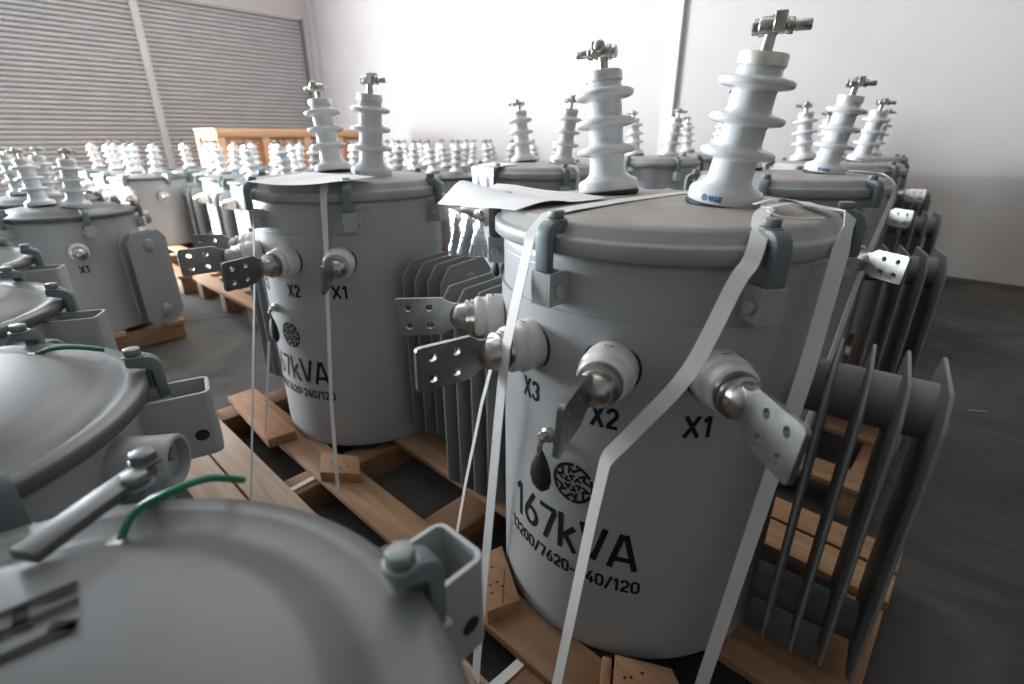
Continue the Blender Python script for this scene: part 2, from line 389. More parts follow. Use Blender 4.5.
def make_large():
    root = empty('transformer'); H = .95
    obj('tank', tank_mesh(H, (-148, -24, .667, .840), big_letters), None, root)
    l = MB(); l.lathe([(RT - .01, H), (.371, H), (.3755, H + .004), (.3755, H + .027), (.3735, H + .0305), (.3635, H + .0315), (.3605, H + .034), (.353, H + .050), (.347, H + .0555), (.340, H + .0585)], n=96, cap0=False, cap1=False)
    l.lathe([(.340, H + .0585), (.325, H + .060), (.20, H + .064), (.10, H + .066), (.0005, H + .066)], n=96, mi=1, cap0=False)
    obj('lid', l, [LIDF, LIDM], root, angle=22, keep=True)
    for az in (-92, -34, 22, 90, 150, -150): add_clamp(root, az, H)
    add_hv(root, -.180, .060, H + .0655, -7.5, 195)
    add_hv(root, .129, .026, H + .066, 7.5, 15, logo=True)
    for az, tw in ((-42, 6), (-72, 4), (-102, 3), (-132, -2)): add_lv(root, az, .75, tw)
    for sd in (1, -1): add_radiator(root, sd, 4, .402, .058, -.148, .148, .025, .742, (.080, .080)).rotation_euler = (0, 0, R_(7))
    b = MB(); o = rad(-93, RT - .002, .555); u = rad(-93, 1, 0)   # grounding lug and clip
    b.lathe([(.017, 0), (.017, .012), (.012, .016)], o, u, 16); b.cyl(o, o + u * .030, .007, 10); b.hexnut(o + u * .018, u, .0135, .009)
    q = o + u * .028
    b.tube([q, q + Vector((0, 0, -.012)) + u * .004, q + Vector((-.004, 0, -.035)), q + Vector((.0, 0, -.055))], .006, 8)
    lo = obj('grounding_lug', b, CHROME, root)
    t = MB(); tq = q + Vector((0, 0, -.085))
    t.lathe([(.004, .042), (.012, .030), (.020, .010), (.023, -.010), (.019, -.026), (.008, -.036), (.0005, -.038)], tq, (0, 0, 1), 16)
    for i, vv in enumerate(t.v):
        d = vv - tq; d = d * 1.3; t.v[i] = tq + d - u * d.dot(u) * .55
    obj('rubber_cap', t, BLACK, lo)
    return root

def make_small(detail):
    root = empty('transformer'); H = .70
    obj('tank', tank_mesh(H, (-145, -28, .445, .60) if detail else None, small_letters if detail else None, 72 if detail else 32), None, root)
    l = MB(); prof = [(RT - .01, H), (.370, H), (.3755, H + .005), (.3755, H + .022), (.371, H + .027), (.345, H + .028), (.325, H + .022), (.295, H + .034), (.272, H + .049), (.255, H + .053), (.10, H + .057), (.0005, H + .058)]
    l.lathe(prof, n=96 if detail else 32, cap0=False)
    mats = [LIDS, INK]
    if detail:                                     # H1 stencilled flat on the lid
        text(l, 'H1', -.182, -.118, .045, .118, .011, lambda s, h: Vector((s, h, H + .0577)), 1, gap=.3)
    obj('lid', l, mats, root, angle=32, keep=True)
    for az in (-90, -30, 30, 90, 150, -150):
        if detail: add_clamp(root, az, H)
        else:
            c = MB(); t = R_(az); c.box(rad(az, .385, H - .01), (.06, .035, .09), Matrix.Rotation(t, 3, 'Z')); c.box(rad(az, .36, H + .045), (.09, .035, .02), Matrix.Rotation(t, 3, 'Z'))
            obj('lid_clamp', c, CLAMP, root, bevel=.008)
    add_hv(root, -.125, -.03, H + .057, -6, 190, detail=detail); add_hv(root, .125, -.03, H + .057, 6, 10, detail=detail)
    for az in (-42, -87, -132): add_lv(root, az, .525, 0, spade=False)
    for sd in (1, -1): add_radiator(root, sd, 2, .455, .055, -.15, .15, .010, .605, (.085, .085))
    if detail:                                     # lifting channel and pocket on the back
        for zc, hh in ((H - .075, .135), (.20, .11)):
            b = MB(); u = rad(88, 1, 0); t = Vector((0, 0, 1)).cross(u); rot = Matrix((u, t, Vector((0, 0, 1)))).transposed(); o = Vector((0, 0, zc))
            e, hw, th, rc = .470, .043, .007, .016
            po = [(RT - .03, -hw)] + arc(e - rc, -hw + rc, rc, rc, -90, 0, 5) + arc(e - rc, hw - rc, rc, rc, 0, 90, 5) + [(RT - .03, hw)]
            pi_ = [(RT - .03, hw - th)] + arc(e - rc, hw - rc, rc - th, rc - th, 90, 0, 5) + arc(e - rc, -hw + rc, rc - th, rc - th, 0, -90, 5) + [(RT - .03, -hw + th)]
            n = len(po); P3 = lambda q, z: o + u * q[0] + t * q[1] + Vector((0, 0, z)); pin = list(reversed(pi_))
            vs = [P3(q, -hh / 2) for q in po] + [P3(q, hh / 2) for q in po] + [P3(q, -hh / 2) for q in pin] + [P3(q, hh / 2) for q in pin]
            fs = []
            for i in range(n - 1):
                fs += [(i, i + 1, n + i + 1, n + i), (2 * n + i + 1, 2 * n + i, 3 * n + i, 3 * n + i + 1), (n + i, n + i + 1, 3 * n + i + 1, 3 * n + i), (i + 1, i, 2 * n + i, 2 * n + i + 1)]
            fs += [(0, n, 3 * n, 2 * n), (n - 1, 3 * n - 1, 4 * n - 1, 2 * n - 1)]
            b.add(vs, fs)
            for k in (.400, .440):
                b.lathe([(.0001, 0), (.013, 0), (.013, .0012), (.0001, .0012)], o + u * k - t * .0428 + Vector((0, 0, -.02)), -t, 18, mi=1)
            obj('lifting_bracket', b, [PAINT, BLACK], root, bevel=.0015, seg=1)
        s = MB(); u = rad(62, 1, 0)
        s.lathe([(.050, -.03), (.048, .0), (.044, .010), (.044, .085), (.041, .088), (.036, .088), (.036, .070), (.0005, .070)], rad(62, RT, .638), u, 28, mi=0)
        s.lathe([(.012, 0), (.012, .012)], rad(62, RT + .07, .638) + Vector((0, 0, .012)), u, 10, mi=1)
        obj('pipe_stub', s, [PAINT, BOLT], root)
    return root
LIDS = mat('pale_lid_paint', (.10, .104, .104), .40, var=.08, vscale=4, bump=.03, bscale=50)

# ------------------------------------------------------------------ the room
XS, YB, XR, YF, ZC = -11.99, 6.33, 4.6, -7.0, 5.6
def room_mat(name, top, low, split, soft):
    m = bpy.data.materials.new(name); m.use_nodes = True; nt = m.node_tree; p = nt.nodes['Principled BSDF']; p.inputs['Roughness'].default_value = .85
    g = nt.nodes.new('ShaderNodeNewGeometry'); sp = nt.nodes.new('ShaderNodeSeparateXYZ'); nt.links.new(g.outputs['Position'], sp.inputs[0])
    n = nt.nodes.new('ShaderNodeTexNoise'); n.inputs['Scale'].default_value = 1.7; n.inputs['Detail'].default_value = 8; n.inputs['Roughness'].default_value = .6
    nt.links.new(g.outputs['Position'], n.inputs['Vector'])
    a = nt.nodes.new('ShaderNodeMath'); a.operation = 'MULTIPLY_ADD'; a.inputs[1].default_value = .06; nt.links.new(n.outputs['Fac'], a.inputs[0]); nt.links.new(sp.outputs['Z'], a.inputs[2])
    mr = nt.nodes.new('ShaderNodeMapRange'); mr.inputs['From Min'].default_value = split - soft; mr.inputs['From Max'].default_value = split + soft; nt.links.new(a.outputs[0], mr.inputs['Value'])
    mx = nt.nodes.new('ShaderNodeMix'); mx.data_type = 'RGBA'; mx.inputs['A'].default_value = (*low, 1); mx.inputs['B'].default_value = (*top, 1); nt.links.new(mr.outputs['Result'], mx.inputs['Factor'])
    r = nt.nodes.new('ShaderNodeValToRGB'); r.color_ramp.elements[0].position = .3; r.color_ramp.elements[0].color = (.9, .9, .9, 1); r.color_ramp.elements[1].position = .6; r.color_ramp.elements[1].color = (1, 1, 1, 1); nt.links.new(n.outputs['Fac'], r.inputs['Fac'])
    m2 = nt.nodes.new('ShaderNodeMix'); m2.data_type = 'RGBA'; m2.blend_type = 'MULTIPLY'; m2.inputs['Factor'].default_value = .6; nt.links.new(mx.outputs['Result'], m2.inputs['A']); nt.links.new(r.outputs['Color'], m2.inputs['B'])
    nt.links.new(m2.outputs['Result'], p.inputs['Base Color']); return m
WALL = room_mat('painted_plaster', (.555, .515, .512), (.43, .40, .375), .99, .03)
m = bpy.data.materials.new('stained_concrete'); m.use_nodes = True; nt = m.node_tree; p = nt.nodes['Principled BSDF']; p.inputs['Roughness'].default_value = .62
g = nt.nodes.new('ShaderNodeNewGeometry'); n1 = nt.nodes.new('ShaderNodeTexNoise'); n1.inputs['Scale'].default_value = 1.3; n1.inputs['Detail'].default_value = 10; n1.inputs['Roughness'].default_value = .72; n1.inputs['Distortion'].default_value = .8
nt.links.new(g.outputs['Position'], n1.inputs['Vector'])
r1 = nt.nodes.new('ShaderNodeValToRGB'); r1.color_ramp.elements[0].position = .36; r1.color_ramp.elements[0].color = (.006, .0057, .0055, 1); r1.color_ramp.elements[1].position = .68; r1.color_ramp.elements[1].color = (.095, .083, .069, 1)
nt.links.new(n1.outputs['Fac'], r1.inputs['Fac']); nt.links.new(r1.outputs['Color'], p.inputs['Base Color'])
n2 = nt.nodes.new('ShaderNodeTexNoise'); n2.inputs['Scale'].default_value = 30; n2.inputs['Detail'].default_value = 8; nt.links.new(g.outputs['Position'], n2.inputs['Vector'])
bp = nt.nodes.new('ShaderNodeBump'); bp.inputs['Strength'].default_value = .3; bp.inputs['Distance'].default_value = .01; nt.links.new(n2.outputs['Fac'], bp.inputs['Height']); nt.links.new(bp.outputs['Normal'], p.inputs['Normal'])
FLOOR = m
CEIL = mat('ceiling_sheet', (.42, .42, .42), .8)
SHUT = mat('galvanised_slats', (.52, .51, .505), .5, metal=.2, var=.12, vscale=3)
POST = mat('grey_post', (.58, .56, .545), .6, var=.1, vscale=2)
DARK = mat('dark_frame_steel', (.16, .16, .16), .6)

f = MB(); f.box(((XS + XR) / 2, (YF + YB) / 2, -.06), (XR - XS + .4, YB - YF + .4, .12)); structure('floor', f, FLOOR)
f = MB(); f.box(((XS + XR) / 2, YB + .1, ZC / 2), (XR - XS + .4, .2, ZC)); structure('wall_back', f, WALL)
DULL = mat('darkened_unseen_wall', (.22, .21, .20), .9, var=.15, vscale=2)  # out-of-view walls given a dark colour to cut bounce light
f = MB(); f.box((XR + .1, (YF + YB) / 2, ZC / 2), (.2, YB - YF, ZC)); structure('wall_right', f, DULL)
f = MB(); f.box(((XS + XR) / 2, YF - .1, ZC / 2), (XR - XS + .4, .2, ZC)); structure('wall_front', f, DULL)
f = MB(); f.box(((XS + XR) / 2, (YF + YB) / 2, ZC + .06), (XR - XS + .4, YB - YF + .4, .12)); structure('ceiling', f, CEIL)
# left wall: shutter bays at y 3.07..6.07 and -.2..2.93, an open loading bay beyond
HB = 3.68
f = MB()
f.box((XS - .1, (6.09 + YB) / 2, ZC / 2), (.2, YB - 6.09, ZC))
f.box((XS - .1, (-6.0 + 6.09) / 2, (HB - .04 + ZC) / 2), (.2, 12.09, ZC - HB + .04))
f.box((XS - .1, (YF - 6.0) / 2, ZC / 2), (.2, -6.0 - YF, ZC))
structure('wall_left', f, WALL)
def shutter(name, y0, y1, z0):
    m = MB(); pitch = .079; k = int((HB - z0) / pitch); prof = []
    for i in range(k + 1):
        zb = z0 + i * pitch
        if zb + pitch > HB + .02: break
        for t, d in ((0, 0), (.12, .007), (.33, .012), (.55, .008), (.66, 0), (.68, -.040), (.98, -.040)): prof.append((d, zb + t * pitch))
    vs = []
    for d, z in prof: vs += [(XS - .05 + d, y0, z), (XS - .05 + d, y1, z)]
    fs = [(2 * i, 2 * i + 1, 2 * i + 3, 2 * i + 2) for i in range(len(prof) - 1)]
    m.add(vs, fs)
    return structure(name, m, SHUT, angle=40)
shutter('door_1', 3.03, 6.09, .01); shutter('door_2', -.28, 2.97, .01)
f = MB(); f.box((XS - .02, 3.0, HB / 2), (.12, .12, HB)); structure('trim_1', f, POST, bevel=.006)
f = MB(); f.box((XS - .02, 6.085, HB / 2), (.07, .05, HB)); structure('trim_2', f, DARK)
f = MB(); f.box((XS - .02, 4.55, HB + .02), (.09, 3.1, .05)); structure('trim_3', f, POST)
f = MB(); f.box((XS + .11, YB - .05, ZC / 2), (.2, .1, ZC)); structure('trim_4', f, WALL)
f = MB(); f.box((-3.27, YB - .03, ZC / 2), (.15, .06, ZC)); structure('trim_5', f, mat('pink_pilaster', (.74, .665, .65), .8, var=.08, vscale=2))
f = MB(); f.box((XS - .02, -.3, HB / 2), (.12, .12, HB)); structure('trim_6', f, POST, bevel=.006)
f = MB(); f.box(((XS + XR) / 2, YB - .006, .02), (XR - XS, .012, .04)); structure('baseboard_back', f, mat('grimy_skirt', (.10, .085, .07), .9))

# ------------------------------------------------------------------ transformers
Z0 = .13
LG = 'large transformers strapped on pallets'; SG = 'small transformers across the floor'
big = make_large()
large = [((-.554, 1.081), 0, 'large grey transformer with white paper on its lid and slack strap in front'),
         ((-1.883, 1.055), 4, 'large grey transformer with flat paper on its lid and straight thin straps'),
         ((-.660, 2.350), 8, 'large grey transformer right behind the one with the knotted slack strap'),
         ((-1.950, 2.320), 3, 'large grey transformer behind the white paper, small white pouch at its rim'),
         ((-.790, 3.720), 6, 'large grey transformer third in the row along the bare floor'),
         ((-2.100, 3.860), 3, 'large grey transformer third in line behind the one with straight straps'),
         ((-.960, 5.080), 20, 'large grey transformer last in the row along the bare floor, by the back wall'),
         ((-2.260, 5.150), 0, 'large grey transformer nearest the pilaster on the back wall')]
for i, ((x, y), a, lab) in enumerate(large):
    o = big if i == 0 else copy_tree(big)
    o.location = (x, y, Z0); o.rotation_euler = (0, 0, R_(a)); tag(o, lab, 'transformer', LG)

small = make_small(True)
near = [((-.371, -.164), -6, 'small grey transformer lid closest to the camera with black stencilled letters and bolted clamp'),
        ((-1.175, -.218), -8, 'small grey transformer with pale dished lid beside the one with stencilled lid letters'),
        ((-1.960, -.240), -19, 'small grey transformer with pale dished lid, second along from the stencilled lid'),
        ((-2.760, -.230), -19, 'small grey transformer with pale dished lid, third along from the stencilled lid'),
        ((-4.262, .425), 36, 'small grey transformer with flat chamfered radiator panel facing the bare floor'),
        ((-5.230, .400), 30, 'small grey transformer just behind the one with the flat chamfered radiator panel')]
panelled = small; firsts = []
for i, ((x, y), a, lab) in enumerate(near):
    o = panelled if i == 4 else copy_tree(panelled, skip=('radiator',) if i < 4 else ())
    firsts.append(o)
    o.location = (x, y, Z0); o.rotation_euler = (0, 0, R_(a)); tag(o, lab, 'transformer', SG)
    for ch in o.children:
        if ch.name.startswith('lifting') or ch.name.startswith('pipe'): ch.rotation_euler = (0, 0, R_((8, -5, -6, -6, 0, 0)[i] if ch.name.startswith('lifting') else (0, -2, -2, -2, 0, 0)[i]))
small = firsts[0]
far = make_small(False)
spots = [(-6.98, 1.50), (-7.79, 1.48), (-8.60, 1.45)]
rows = {2.14: (-4.55, -5.35, -6.15), 2.95: (-4.5, -5.31, -6.12, -6.93, -7.74), 3.77: (-4.55, -5.36, -6.17), 4.60: (-4.55, -5.36, -6.17, -6.98), 5.43: (-4.5, -5.31, -6.12, -6.93)}
nth = ['first', 'second', 'third', 'fourth', 'fifth', 'sixth']
rowname = ['the row nearest the left shutter', 'the row at the crate end', 'the row before the crate centre', 'the row by the far crate end', 'the row past the crate', 'the row along the back wall', 'the short row beside the shutter post']
allp = [(spots, 0)] + [([(x, y if x > -6.5 or y > 3.5 or y < 2.5 else y + .17) for x in xs], r + 1) for r, (y, xs) in enumerate(rows.items())] + [([(-6.99, 2.31), (-7.80, 2.29)], 6)]
first = True
for lst, r in allp:
    for k, (x, y) in enumerate(lst):
        o = far if first else copy_tree(far); first = False
        o.location = (x + rnd.uniform(-.012, .012), y + rnd.uniform(-.01, .01), Z0 + .04); o.rotation_euler = (0, 0, R_(43 + rnd.uniform(-3, 3)))
        tag(o, f'small transformer, {nth[k]} from the aisle in {rowname[r]}', 'transformer', SG)

# long inner arm of the clamp nearest the camera
b = MB(); p0, p1 = Vector((-.245, .083, .762)), Vector((-.338, .195, .765)); d = (p1 - p0)
b.box((p0 + p1) / 2, (d.length, .032, .013), Matrix.Rotation(math.atan2(d.y, d.x), 3, 'Z')); b.lathe([(.020, 0), (.020, .004), (.016, .005), (.016, .016)], p1 + Vector((0, 0, .006)), (0, 0, 1), 6)
obj('clamp_arm', b, LIDS, small, bevel=.003)
# green earth wires on two near lids
def green(root, pts):
    g = MB(); P = [Vector(p) for p in pts]; out = []
    for i in range(len(P) - 1):
        for k in range(6):
            t = k / 6; p0 = P[max(i - 1, 0)]; p1 = P[i]; p2 = P[i + 1]; p3 = P[min(i + 2, len(P) - 1)]
            out.append(.5 * ((2 * p1) + (p2 - p0) * t + (2 * p0 - 5 * p1 + 4 * p2 - p3) * t * t + (3 * p1 - p0 - 3 * p2 + p3) * t ** 3))
    out.append(P[-1]); M = (Matrix.Translation(root.location) @ root.rotation_euler.to_matrix().to_4x4()).inverted()
    g.tube([M @ p for p in out], .0045, 8)
    M3 = M
    g.lathe([(.010, -.012), (.010, .008)], M @ P[0], (0, 0, 1), 10, mi=1)
    w = obj('ground_wire', g, [GREEN, CHROME], root); w['label'] = 'green earth wire'
green(small, [(-.595, .012, .867), (-.600, .035, .895), (-.590, .070, .908), (-.600, .110, .898), (-.625, .150, .86)])
o2 = [o for o in bpy.data.objects if o.get('label', '').startswith('small grey transformer with pale dished lid beside')][0]
green(o2, [(-1.310, .005, .873), (-1.30, .035, .885), (-1.28, .07, .885), (-1.265, .115, .870)])

# ------------------------------------------------------------------ pallets
def slab(name, x0, x1, y0, y1, z0, z1, m, parent, jit=.004):
    b = MB(); b.box(((x0 + x1) / 2, (y0 + y1) / 2, (z0 + z1) / 2), (x1 - x0, y1 - y0, z1 - z0), Matrix.Rotation(R_(rnd.uniform(-.25, .25)), 3, 'Z'))
    return obj(name, b, m, parent, bevel=.003)
def pallet(x0, x1, ys, xs, label, zt=Z0):
    root = empty('pallet', ((x0 + x1) / 2, (ys[0][0] + ys[-1][1]) / 2, 0))
    tag(root, label, 'pallet', 'pine pallets under the transformers')
    ox, oy = root.location.x, root.location.y
    for i, (a, b) in enumerate(ys):
        slab('plank', x0 - ox, x1 - ox, a - oy, b - oy, zt - .026, zt, WOODP if i < 2 and zt == Z0 and ys[0][0] < .5 else WOODX, root)
    for a, b in xs:
        slab('stringer', a - ox, b - ox, ys[0][0] + .01 - oy, ys[-1][1] - .01 - oy, .0, zt - .028, WOODY, root)
    return root
P1 = [(.262, .385), (.396, .515), (.612, .738), (.945, 1.075), (1.390, 1.515), (1.527, 1.640)]
XS1 = [(-2.40, -2.28), (-1.655, -1.545), (-1.115, -.985), (-.543, -.43), (-.045, .06)]
pallet(-2.45, .065, P1, XS1, 'pine pallet under the two front strapped transformers')
P2 = [(1.86, 1.99), (2.275, 2.40), (2.62, 2.74), (2.90, 3.02)]
pallet(-2.50, -.035, P2, [(-2.45, -2.33), (-1.66, -1.55), (-1.10, -.98), (-.55, -.43), (-.145, -.04)], 'pine pallet behind the front one, seen between dark cooling fins')
pallet(-2.65, -.16, [(3.25, 3.37), (3.65, 3.78), (4.02, 4.15), (4.28, 4.40)], [(-2.6, -2.48), (-1.6, -1.48), (-.28, -.17)], 'pine pallet third from the front under transformers')
pallet(-2.80, -.35, [(4.65, 4.77), (5.02, 5.15), (5.40, 5.52), (5.68, 5.80)], [(-2.75, -2.63), (-1.6, -1.48), (-.48, -.36)], 'pine pallet nearest the back wall')
pallet(-3.20, .10, [(-.55, -.43), (-.36, -.24), (-.14, -.02), (.06, .18)], [(-3.15, -3.03), (-2.3, -2.18), (-1.5, -1.38), (-.7, -.58), (-.02, .09)], 'pine pallet under the row of pale dished lids')
pallet(-5.7, -3.85, [(.05, .17), (.36, .48), (.70, .82)], [(-5.65, -5.53), (-4.8, -4.7), (-4.0, -3.88)], 'pine pallet under the transformer with flat radiator panel')
pallet(-4.92, -3.62, [(1.18, 1.30), (1.55, 1.67), (2.05, 2.17), (2.45, 2.57), (2.90, 3.02), (3.25, 3.37)], [(-4.87, -4.75), (-4.3, -4.2), (-3.74, -3.63)], 'pine pallet with pale end plank on the bare aisle floor', zt=Z0 + .04)
pallet(-8.95, -5.0, [(1.10, 1.22), (1.42, 1.54), (1.85, 1.97), (2.25, 2.37), (2.70, 2.82), (3.20, 3.32)], [(-8.9, -8.78), (-7.6, -7.48), (-6.3, -6.18), (-5.13, -5.01)], 'pine pallet in sunlight below the ribbed shutter', zt=Z0 + .04)
pallet(-5.75, -4.05, [(3.45, 3.57), (3.78, 3.90), (4.25, 4.37), (4.62, 4.74), (5.10, 5.22), (5.50, 5.62), (5.80, 5.92)], [(-5.7, -5.58), (-4.9, -4.78), (-4.18, -4.07)], 'pine pallet in the far corner near the back wall', zt=Z0 + .04)
pallet(-7.4, -5.85, [(3.45, 3.57), (3.78, 3.90), (4.25, 4.37), (4.62, 4.74), (5.10, 5.22), (5.50, 5.62), (5.80, 5.92)], [(-7.35, -7.23), (-6.6, -6.48), (-6.0, -5.88)], 'pine pallet in the far corner in front of the crate', zt=Z0 + .04)

# nailed wooden blocks (chocks)
def block(pts, z0, z1, label, holes=(), split=False):
    o = sum((Vector((*q, 0)) for q in pts), Vector()) / len(pts)
    b = MB(); b.prism([(q[0] - o.x, q[1] - o.y) for q in pts], (Vector((0, 0, (z1 - z0) / 2)), Vector((1, 0, 0)), Vector((0, 1, 0)), Vector((0, 0, 1))), z1 - z0)
    for hx, hy in holes: b.lathe([(.0001, 0), (.0042, 0), (.0042, .0006), (.0001, .0006)], (hx - o.x, hy - o.y, z1 - z0), (0, 0, 1), 10, mi=1)
    if split:
        (x0, y0), (x1, y1) = split; d = Vector((x1 - x0, y1 - y0, 0)); b.box(((x0 + x1) / 2 - o.x, (y0 + y1) / 2 - o.y, z1 - z0), (d.length, .003, .0012), Matrix.Rotation(math.atan2(d.y, d.x), 3, 'Z'), mi=1)
    ob = obj('wooden_block', b, [WOODB, BLACK], bevel=.003); ob.location = (o.x, o.y, z0)
    tag(ob, label, 'wooden block', 'wooden blocks nailed round the tanks'); return ob
block([(-2.30, .590), (-1.862, .566), (-1.846, .672), (-2.295, .690)], Z0, .170, 'long pine block with nail holes at the aisle side of the tank, near plank ends', [(-2.1, .63), (-1.98, .61), (-1.93, .65), (-2.2, .66), (-2.02, .655)])
block([(-1.515, .607), (-1.626, .668), (-1.500, .752), (-1.400, .700)], Z0, .170, 'pine block with four nail holes against the tank with straight straps', [(-1.53, .66), (-1.49, .67), (-1.51, .70), (-1.545, .685), (-1.47, .69)])
block([(-.825, .702), (-.668, .618), (-.632, .700), (-.795, .800)], Z0, .172, 'split pine block left of the front tank behind white strap', [(-.715, .70), (-.695, .70), (-.72, .68), (-.70, .665), (-.76, .725)], ((-.655, .66), (-.73, .745)))
block([(-.325, .655), (-.372, .742), (-.262, .800), (-.208, .760), (-.190, .700)], Z0, .172, 'dark pine block with nail holes below the front tank', [(-.328, .71), (-.318, .72), (-.305, .745), (-.275, .725), (-.305, .695)])
block([(-.352, .645), (-.398, .730), (-.378, .740), (-.331, .655)], Z0, .158, 'thin pine offcut wedged beside the dark nail-holed block')

# ------------------------------------------------------------------ straps
def smooth(P, k=8):
    P = [Vector(p) for p in P]; out = []
    for i in range(len(P) - 1):
        for j in range(k):
            t = j / k; p0 = P[max(i - 1, 0)]; p1 = P[i]; p2 = P[i + 1]; p3 = P[min(i + 2, len(P) - 1)]
            out.append(.5 * ((2 * p1) + (p2 - p0) * t + (2 * p0 - 5 * p1 + 4 * p2 - p3) * t * t + (3 * p1 - p0 - 3 * p2 + p3) * t ** 3))
    out.append(P[-1]); return out
def strap(pts, label, w=.019, nrm=None, mats=STRAP, group='white straps tying down the transformers', sm=0, knot=None):
    P = smooth(pts, sm) if sm else [Vector(p) for p in pts]
    N = [Vector(q) for q in nrm] if nrm and isinstance(nrm, list) else nrm
    if isinstance(N, list) and len(N) != len(P):
        L = len(N) - 1; N = [N[min(int(i / (len(P) - 1) * L), L - 1)].lerp(N[min(int(i / (len(P) - 1) * L) + 1, L)], i / (len(P) - 1) * L - min(int(i / (len(P) - 1) * L), L - 1)) for i in range(len(P))]
    b = MB(); b.ribbon(P, w, N)
    if knot: knot(b)
    o = obj('strap', b, mats, keep=False); tag(o, label, 'strap', group); return o
A = Vector((-.554, 1.081, 0)); B = Vector((-1.883, 1.055, 0))
up = Vector((0, 0, 1))
zl = Z0 + .95
def out(p, c): 
    d = Vector((p[0] - c.x, p[1] - c.y, 0)); return d.normalized()
# A: over the lid between the bushings, down in front
L1 = [(-.560, 1.435, zl + .0345), (-.563, 1.405, zl + .062), (-.590, 1.20, zl + .0675), (-.598, 1.0, zl + .0685), (-.606, .80, zl + .066), (-.609, .745, zl + .0615), (-.612, .716, zl + .040), (-.613, .700, zl + .026), (-.613, .697, zl + .012)]
L1b = L1 + [(-.612, .632, .90), (-.605, .602, .75), (-.597, .560, .50), (-.588, .510, .20), (-.585, .500, .132)]
n1 = [up] * 6 + [Vector((0, -.5, .8)), Vector((0, -1, .3))] + [Vector((-.12, -1, 0))] * 6
strap(L1b, 'straight white strap over the front lid, crossing its X3 terminal', [.040] * 5 + [.032, .028] + [.026] * 7, n1)
# slack strap
S2 = [(-.318, 1.06, zl + .075), (-.300, 1.0, zl + .076), (-.285, .92, zl + .072), (-.262, .852, zl + .045), (-.258, .820, zl + .012), (-.265, .790, 1.061), (-.291, .728, .927), (-.344, .683, .823), (-.386, .664, .752)]
P2s = smooth(S2, 6)
strap(P2s + [Vector((-.392, .660, .735)), Vector((-.404, .648, .60)), Vector((-.436, .604, .14))],
      'slack white strap with a knot on the front lid, bent above the rating text', .0265,
      [up] * 12 + [Vector((.25, -.9, .45))] * (len(P2s) - 12) + [Vector((-.25, -1, .1))] * 3,
      knot=lambda b: (b.ribbon(smooth([(-.36, 1.09, zl + .070), (-.315, 1.085, zl + .083), (-.285, 1.05, zl + .082), (-.30, .99, zl + .078)], 5), .022, up),
                      b.ribbon(smooth([(-.335, 1.03, zl + .078), (-.300, 1.06, zl + .088), (-.262, 1.07, zl + .078)], 5), .020, Vector((.2, .3, 1))),
                      b.ribbon(smooth([(-.285, .955, zl + .078), (-.265, .945, zl + .071), (-.235, .958, zl + .069), (-.205, .99, zl + .069)], 4), .006, up)))
S3 = [(-.300, 1.215, zl + .069), (-.268, 1.162, zl + .0695), (-.215, 1.085, zl + .074), (-.176, 1.030, zl + .072), (-.172, 1.012, zl + .052), (-.172, 1.000, zl + .02), (-.167, .930, .90), (-.176, .905, .70), (-.203, .829, .135)]
strap(S3, 'white strap over the wall-side edge of the front lid, next to the fins', .027, [up, up, up, Vector((.8, -.3, .6)), Vector((1, -.4, .1)), Vector((.5, -.9, 0)), Vector((.35, -1, 0)), Vector((.3, -1, 0)), Vector((.3, -1, 0))])
strap([(-.725, .715, .83), (-.760, .705, .70), (-.860, .728, .40), (-.945, .752, .134)], 'thin white strap hanging from below the paper side of the front tank', .014, Vector((-.4, -1, 0)))
# B straps
b1 = B + rad(-41, .3795, zl + .03)
strap([B + rad(-41, .30, zl + .066), B + rad(-41, .345, zl + .060), B + rad(-41, .372, zl + .040), b1, B + rad(-41.5, .381, zl), B + rad(-43, .384, .95), (-1.590, .760, .72), (-1.520, .690, .42), (-1.425, .622, .132)],
      'thin white strap down the middle of the tank with straight straps', [.026] * 4 + [.025, .020, .015, .014, .0145], [up, up, Vector((.7, -.7, .7))] + [Vector((.45, -.9, 0))] * 6)
strap([B + rad(-86, .33, zl + .062), B + rad(-86, .372, zl + .038), B + rad(-86, .3815, zl + .02), B + rad(-86, .3815, zl - .02), (-1.80, .62, .85), (-1.57, .383, .132)],
      'very thin white strap reaching the long pale planks', .010, [up, Vector((0, -.7, .7))] + [Vector((.3, -1, 0))] * 4)
strap([(-1.890, .652, .555), (-1.905, .625, .40), (-1.926, .585, .172)], 'short white strap hanging from a black rubber cap to a nailed block', .013, Vector((.4, -1, 0)))
# strap on the tank behind
Hc = Vector((-.66, 2.35, 0))
strap([(-.480, 2.62, zl + .067), (-.36, 2.46, zl + .070), (-.310, 2.350, zl + .062), (-.284, 2.336, zl + .036), (-.281, 2.325, zl + .0), (-.279, 2.20, .98), (-.290, 2.12, .80), (-.32, 2.02, .20)],
      'white strap over the lid of the transformer behind the front one', .028, [up, up, Vector((.5, 0, .8)), Vector((1, -.2, .3))] + [Vector((1, -.5, 0))] * 4)
Lc = Vector((-1.95, 2.32, 0))
strap([Lc + rad(-20, .30, zl + .067), Lc + rad(-20, .35, zl + .062), Lc + rad(-20, .378, zl + .036), Lc + rad(-20, .380, zl), Lc + rad(-24, .40, .85), Lc + rad(-26, .42, .20)],
      'white strap on the transformer with the small pouch, wall side', .020, [up, up, rad(-20, 1, .5)] + [rad(-20, 1, 0)] * 3)
strap([(-1.575, .40, .1065), (-1.58, .51, .1065), (-1.588, .615, .1065)], 'white strap offcut lying across the gap between planks', .022, up, sm=4)
strap([(-.560, .50, .1065), (-.552, .58, .1065), (-.548, .655, .1065)], 'white strap offcut lying in the plank gap below the front tank', .024, up, sm=4)

